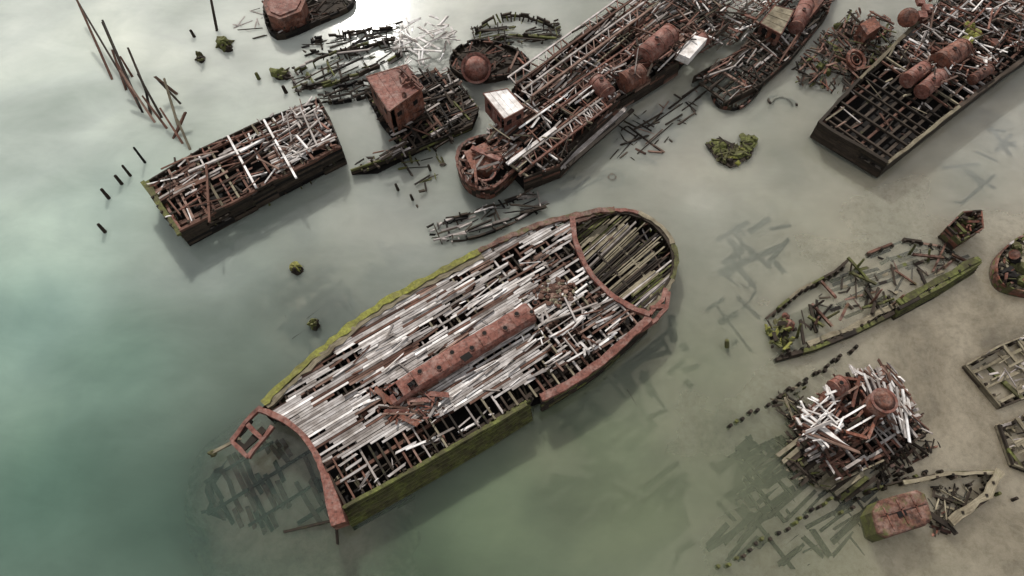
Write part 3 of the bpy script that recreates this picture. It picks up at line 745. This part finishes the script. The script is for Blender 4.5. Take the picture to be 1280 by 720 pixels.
low=[cc_+(q-cc_)*1.05 for q in top]
x.prism([(q.x,q.y) for q in low],-.3,1.95,M,0,M)
b=len(x.v); nn_=len(top)
for f,z in ((1.05,1.95),(1.03,2.2),(.97,2.32),(.9,2.36)):
    for q in top: p=cc_+(q-cc_)*f; x.v.append(Vector((p.x,p.y,z+R(-.02,.02))))
for r_ in range(3):
    for i in range(nn_):
        j=(i+1)%nn_; x.face((b+r_*nn_+i,b+r_*nn_+j,b+r_*nn_+nn_+j,b+r_*nn_+nn_+i),[(0,0),(1,0),(1,1),(0,1)],MR,False)
x.face(tuple(b+3*nn_+i for i in range(nn_)),[(0,0)]*nn_,MR)
for a,b2 in (((1104,634),(1118,662)),((1120,624),(1136,655)),((1138,618),(1152,646)),((1100,645),(1158,628))):
    x.beam(P(*a,2.4),P(*b2,2.4),.12,.06,RU,0)
x.prism([(q.x,q.y) for q in Q([(1120,638),(1130,634),(1134,643),(1124,647)],2.4)],2.36,2.42,K)
chaos(x,Q([(1158,640),(1185,640),(1190,668),(1160,672)],0),14,(1,2.5),.2,(0,.3),[D,RU]); x.obj('casing_shell',e)

# ============================================================ PILINGS
def pile_row(name,line,step,h=(.3,.8),r=.18,ms=(D,D,D,M)):
    x=MB()
    for q in resample(Q(line,0),step):
        if random.random()<.08: continue
        q=q+Vector((R(-.15,.15),R(-.15,.15),0)); t=R(*h)
        x.cyl(q+Vector((0,0,-.8)),q+Vector((R(-.1,.1),R(-.1,.1),t)),r*R(.7,1.3),8,pick(ms),r2=r*.8,sm=False)
    x.obj(name)
pile_row('piling_row',[(913,533),(965,502),(1015,470),(1068,436)],.58,r=.2)
pile_row('piling_row',[(900,710),(955,677),(1000,650),(1045,622),(1090,600),(1135,590)],.68)
pile_row('piling_row',[(1135,590),(1190,600),(1265,625)],1.1)
pile_row('piling_row',[(1050,640),(1105,604),(1170,588)],1.0)
x=MB()
for a,b,h in (((143,105),(94,-5),4),((172,128),(128,28),3.4),((186,122),(160,60),2.4),((197,158),(150,88),2.8),((226,168),(205,98),2.6),((224,120),(194,96),2.4),((240,192),(222,150),1.6),
   ((178,140),(146,78),2.6),((205,152),(172,92),2.4),((190,150),(182,112),1.2),((215,178),(232,140),1.4),((212,165),(178,120),2),((160,118),(140,62),2),((232,185),(200,135),1.6),((168,100),(150,70),1.5),((272,42),(262,-10),3.5)):
    x.beam(P(*a,-.3),P(*b,h),.28,.26,pick([D,B,D,B,RB]),.15,w2=.2)
for a,b in (((128,25),(178,140)),((96,0),(166,118)),((195,97),(226,130))): x.beam(P(*a,2.0),P(*b,.3),.22,.2,D)
x.obj('leaning_pilings')
for (u,v,r,h,m) in ((165,222,.18,1.3,D),(138,250,.22,1.2,D),(133,292,.22,1.1,D),(183,205,.16,2.0,K),(154,232,.22,1.1,D),(245,48,.22,.8,D),(325,100,.26,.8,M),(360,118,.26,.8,D),(912,436,.26,.9,M),(500,240,.18,.8,D),(518,252,.18,.7,D),(540,215,.18,.7,D)):
    x=MB(); q=P(u,v,0); k=R(.2,.6); x.cyl(q+Vector((0,0,-1)),q+Vector((-k*h,k*1.1*h,h)),r,9,m,r2=r*.75,sm=False); x.cyl(q+Vector((-k*h,k*1.1*h,h)),q+Vector((-k*1.05*h,k*1.15*h,h+.06)),r*.5,7,m,sm=False); x.obj('wooden_piling')
for i,(u,v,a,b) in enumerate(((279,54,1.0,.8),(250,72,.45,.6),(351,93,1.1,.7),(370,335,.6,.5),(393,404,.45,.5),(283,60,.5,.45))):
    x=MB(); x.lump(P(u,v,.1),a,b,.7,pick([M,M,Y]),i+60,14,.5); x.lump(P(u+3,v+3,.0),a*.9,b*.9,.5,D,i+61,12,.4)
    for k in range(4): x.beam(P(u+R(-6,6),v+R(-4,4),.1),P(u+R(-6,6),v+R(-4,4),R(.5,.9)),.22,.2,pick([M,D,D]))
    x.obj('mossy_stump')
# ============================================================ SUBMERGED DEBRIS
def sub(pxpoly,num,lr,w,zr,ms,dirs=None,spread=.2):
    x=MB(); chaos(x,Q(pxpoly,0),num,lr,w,zr,ms,dirs,spread,.04,h=.1); x.obj('submerged_timbers')
ax1=axis((375,578),(770,335)); nx1=Vector((-ax1.y,ax1.x,0))
sub([(335,345),(420,330),(450,400),(380,440),(330,400)],90,(2,8),.3,(-.4,-.08),[D,D],[ax1,nx1],.15)
sub([(650,600),(850,560),(870,700),(700,715)],60,(3,11),.7,(-.5,-.2),[D,D],[ax1],.3)
sub([(900,540),(1080,560),(1180,640),(1000,715),(880,690)],80,(3,9),.4,(-.5,-.15),[D,D,K],[ax1,ax1,nx1],.2)
sub([(920,560),(1000,540),(990,640),(920,660)],40,(2,7),.5,(-.4,-.1),[D,K],[ax1,nx1],.15)
sub([(470,300),(560,300),(540,340),(450,350)],40,(2,7),.5,(-.5,-.15),[D],[ax1,nx1],.3)
sub([(180,320),(330,330),(330,440),(230,420)],30,(2,6),.35,(-.4,-.15),[D],[ax1,nx1])
sub([(900,280),(1000,260),(960,440),(880,420)],30,(3,8),.5,(-.5,-.2),[D],[ax1,nx1],.3)
sub([(560,230),(760,215),(700,250),(560,260)],50,(2,6),.5,(-.4,-.12),[D],[ax1],.3)
sub([(700,520),(850,400),(870,480),(760,590)],40,(3,10),.6,(-.5,-.2),[D],[ax1,nx1],.3)
sub([(1180,200),(1280,130),(1280,240),(1200,260)],20,(2,7),.5,(-.5,-.2),[D],None,.3)
x=MB(); x.beam(P(355,665,-.1),P(418,650,.35),.2,.2,D); x.beam(P(420,655,.3),P(422,680,.1),.2,.2,D); x.obj('drifting_beam')

# ============================================================ WATER + SEABED
DEP=[(1240,425,.02),(1200,500,.03),(1150,470,.08),(1180,440,.04),(1275,300,.12),(1270,640,.05),(1230,560,.04),(1100,300,.32),(1100,370,.15),(1000,450,.33),(900,250,.5),(1050,620,.28),(1160,620,.1),(900,600,.6),(600,650,1.2),(600,100,.7),
 (860,190,.45),(280,605,.35),(380,630,.35),(330,580,.35),(200,450,2.0),(50,400,3),(50,650,4),(50,100,2.5),(300,50,1.4),(390,380,.45),(700,600,.8),(850,450,.6),(1000,700,.45),(1200,220,.45),(1180,720,.25),(-200,300,5),(-100,900,5),(600,-300,2),(1500,300,.3),(1500,0,.8),(1500,700,.2),(700,900,2),(250,400,.9),(160,600,2.5),(440,320,.7)]
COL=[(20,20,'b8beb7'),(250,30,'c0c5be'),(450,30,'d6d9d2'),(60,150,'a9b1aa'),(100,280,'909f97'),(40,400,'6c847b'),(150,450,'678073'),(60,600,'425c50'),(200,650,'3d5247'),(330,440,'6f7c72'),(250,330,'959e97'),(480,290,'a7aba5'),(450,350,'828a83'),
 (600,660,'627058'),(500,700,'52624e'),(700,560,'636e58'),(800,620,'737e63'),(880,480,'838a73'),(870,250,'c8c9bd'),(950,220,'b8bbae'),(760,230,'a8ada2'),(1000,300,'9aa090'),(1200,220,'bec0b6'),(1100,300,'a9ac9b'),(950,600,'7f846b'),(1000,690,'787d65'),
 (1200,500,'c2b49e'),(1240,400,'d2c4ad'),(1250,650,'a29b88'),(650,235,'9ea39b'),(560,40,'d4d7d0'),(830,160,'c0c1b9'),(400,640,'3f4f44'),(1280,150,'d0d2cc'),(1000,20,'b4b7b0'),(-300,300,'6c847b'),(600,-300,'c6cac3'),(600,1000,'4c5d45'),(1600,400,'c2b49e')]  # water tint anchors: murk colour with pale cloud reflections painted in
xs=np.concatenate([[-4000,-1500,-500,-250,-150,-110],np.arange(-85,86,.65),[110,150,250,500,1500,4000]])
ys=np.concatenate([[-4000,-1500,-500,-200,-100,-60],np.arange(-40,66,.65),[80,110,170,300,800,2000,5000]])
X,Yg=np.meshgrid(xs,ys); nx,ny=len(xs),len(ys)
def idw(pts,vals,p=2.6,soft=3.0):
    vals=np.array(vals,float); num=0; den=0
    for (q,v) in zip(pts,vals):
        w=1/((X-q.x)**2+(Yg-q.y)**2+soft**2)**(p/2)
        num=num+w[...,None]*v; den=den+w
    return num/den[...,None]
dp=idw([P(a,b) for a,b,_ in DEP],[[c] for *_,c in DEP])[...,0]
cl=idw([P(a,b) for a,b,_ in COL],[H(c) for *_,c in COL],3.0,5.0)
nz=np.array([noise.fractal(Vector((a*.12,b*.12,0)),1.0,2.0,4) if abs(a)<90 and -45<b<70 else 0 for a,b in zip(X.ravel(),Yg.ravel())]).reshape(X.shape)
dep=np.maximum(dp+nz*(.03+.25*np.clip(dp,0,1.5)),.015)
def grid(name,Z):
    v=np.stack([X.ravel(),Yg.ravel(),Z.ravel()],1)
    i=np.arange(nx*ny).reshape(ny,nx)
    f=np.stack([i[:-1,:-1].ravel(),i[:-1,1:].ravel(),i[1:,1:].ravel(),i[1:,:-1].ravel()],1)
    me=bpy.data.meshes.new(name); me.from_pydata(v.tolist(),[],f.tolist()); me.polygons.foreach_set('use_smooth',[True]*len(f)); me.update()
    o=bpy.data.objects.new(name,me); scene.collection.objects.link(o); return o,me
so,sm_=grid('seabed',-dep)
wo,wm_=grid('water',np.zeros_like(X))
op=np.clip(1-np.exp(-.8*np.clip(dep+.03,0.0,9)),.04,.92)
KI=1.0
a=wm_.color_attributes.new('silt_painted_sky','FLOAT_COLOR','POINT')  # rgb: murk tint including painted sky reflections; alpha: opacity by depth
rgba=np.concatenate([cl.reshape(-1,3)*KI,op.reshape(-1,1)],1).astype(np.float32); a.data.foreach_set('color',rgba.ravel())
m,nt,out=newmat('river_mud'); L=nt.links
bs=nt.nodes.new('ShaderNodeBsdfPrincipled'); tc=nt.nodes.new('ShaderNodeTexCoord')
n1=noisen(nt,.10,9,.68,tc.outputs['Object'],.6); c=ramp(nt,[(.32,H4('#a39782')),(.46,H4('#d3c5ab')),(.6,H4('#efe2ca'))],n1.outputs[0])
n2=noisen(nt,1.3,9,.75,tc.outputs['Object']); s=ramp(nt,[(.3,(.68,.65,.6)),(.55,(1.0,1.0,1.0))],n2.outputs[0])
cc=mixc(nt,c.outputs[0],s.outputs[0],1,'MULTIPLY')
sx=nt.nodes.new('ShaderNodeSeparateXYZ'); L.new(tc.outputs['Object'],sx.inputs[0])
mr=nt.nodes.new('ShaderNodeMapRange'); mr.inputs['From Min'].default_value=-.22; mr.inputs['From Max'].default_value=-.95; L.new(sx.outputs[2],mr.inputs['Value'])
n6=noisen(nt,.25,8,.7,tc.outputs['Object'],.5); wc=ramp(nt,[(.38,H4('#2a3024')),(.52,H4('#5c6048')),(.64,H4('#90907a'))],n6.outputs[0])
cc=mixc(nt,cc,wc.outputs[0],mr.outputs[0])
L.new(cc,bs.inputs['Base Color']); bs.inputs['Roughness'].default_value=.6
b=nt.nodes.new('ShaderNodeBump'); b.inputs['Strength'].default_value=.4; b.inputs['Distance'].default_value=.12; L.new(n2.outputs[0],b.inputs['Height']); L.new(b.outputs[0],bs.inputs['Normal'])
L.new(bs.outputs[0],out.inputs[0]); sm_.materials.append(m)
m,nt,out=newmat('silty_water_painted_sky'); L=nt.links; tc=nt.nodes.new('ShaderNodeTexCoord')
at_=nt.nodes.new('ShaderNodeAttribute'); at_.attribute_name='silt_painted_sky'
n1=noisen(nt,.05,5,.5,tc.outputs['Object'],.5); s1=ramp(nt,[(.3,(.72,.75,.73)),(.5,(1,1,1)),(.68,(1.28,1.26,1.22))],n1.outputs[0])  # broad pale and dark patches: cloud reflections painted into the murk colour
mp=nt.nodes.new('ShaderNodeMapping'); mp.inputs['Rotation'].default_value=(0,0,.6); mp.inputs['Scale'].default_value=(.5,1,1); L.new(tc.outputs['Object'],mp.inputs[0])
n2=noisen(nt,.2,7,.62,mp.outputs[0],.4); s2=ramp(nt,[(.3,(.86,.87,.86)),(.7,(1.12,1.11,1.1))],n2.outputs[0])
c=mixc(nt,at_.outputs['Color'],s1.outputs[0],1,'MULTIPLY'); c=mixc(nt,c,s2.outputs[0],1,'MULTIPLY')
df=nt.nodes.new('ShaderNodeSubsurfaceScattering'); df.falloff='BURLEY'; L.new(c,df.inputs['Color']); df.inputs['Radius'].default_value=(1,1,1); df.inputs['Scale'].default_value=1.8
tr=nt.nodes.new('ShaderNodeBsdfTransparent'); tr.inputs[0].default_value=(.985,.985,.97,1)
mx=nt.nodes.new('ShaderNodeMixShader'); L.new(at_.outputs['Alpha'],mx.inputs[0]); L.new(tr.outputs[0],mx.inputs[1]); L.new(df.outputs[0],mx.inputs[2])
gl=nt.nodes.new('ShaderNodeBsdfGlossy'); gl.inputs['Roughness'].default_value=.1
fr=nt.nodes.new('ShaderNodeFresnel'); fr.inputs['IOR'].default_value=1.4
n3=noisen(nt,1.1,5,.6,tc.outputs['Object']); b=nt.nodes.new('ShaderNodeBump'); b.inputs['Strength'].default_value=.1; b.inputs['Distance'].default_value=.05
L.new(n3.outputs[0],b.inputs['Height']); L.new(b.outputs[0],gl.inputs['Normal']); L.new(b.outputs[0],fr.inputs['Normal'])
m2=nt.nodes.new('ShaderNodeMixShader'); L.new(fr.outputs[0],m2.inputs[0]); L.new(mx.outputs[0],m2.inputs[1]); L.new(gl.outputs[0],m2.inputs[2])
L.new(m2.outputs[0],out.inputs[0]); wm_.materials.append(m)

# ============================================================ LIGHT
EL=38; sunv=Vector((-0.25,1,0)).normalized()
az=math.atan2(sunv.x,sunv.y)
w=bpy.data.worlds.new('World'); scene.world=w; w.use_nodes=True; nt=w.node_tree; nt.nodes.clear(); L=nt.links
o_=nt.nodes.new('ShaderNodeOutputWorld'); bg=nt.nodes.new('ShaderNodeBackground'); sk=nt.nodes.new('ShaderNodeTexSky')
sk.sky_type='NISHITA'; sk.sun_disc=False; sk.sun_elevation=math.radians(EL); sk.sun_rotation=az; sk.dust_density=3
tc=nt.nodes.new('ShaderNodeTexCoord'); n1=noisen(nt,2.6,9,.62,tc.outputs['Generated'],.5)
f=ramp(nt,[(.38,(.25,.25,.25)),(.6,(1,1,1))],n1.outputs[0])
c=mixc(nt,sk.outputs[0],(10,9.9,9.7,1),f.outputs[0]); L.new(c,bg.inputs[0]); bg.inputs[1].default_value=.09; L.new(bg.outputs[0],o_.inputs[0])
sl=bpy.data.lights.new('sun','SUN'); sl.energy=5.0; sl.angle=math.radians(.6); sl.color=(1,.955,.9)
sobj=bpy.data.objects.new('sun',sl); scene.collection.objects.link(sobj)
v=Vector((sunv.x*math.cos(math.radians(EL)),sunv.y*math.cos(math.radians(EL)),math.sin(math.radians(EL))))
sobj.rotation_euler=v.to_track_quat('Z','Y').to_euler(); sobj.location=(0,0,80)
scene.view_settings.view_transform='Standard'; scene.view_settings.look='None'; scene.view_settings.exposure=0
print('objs',len(bpy.data.objects))
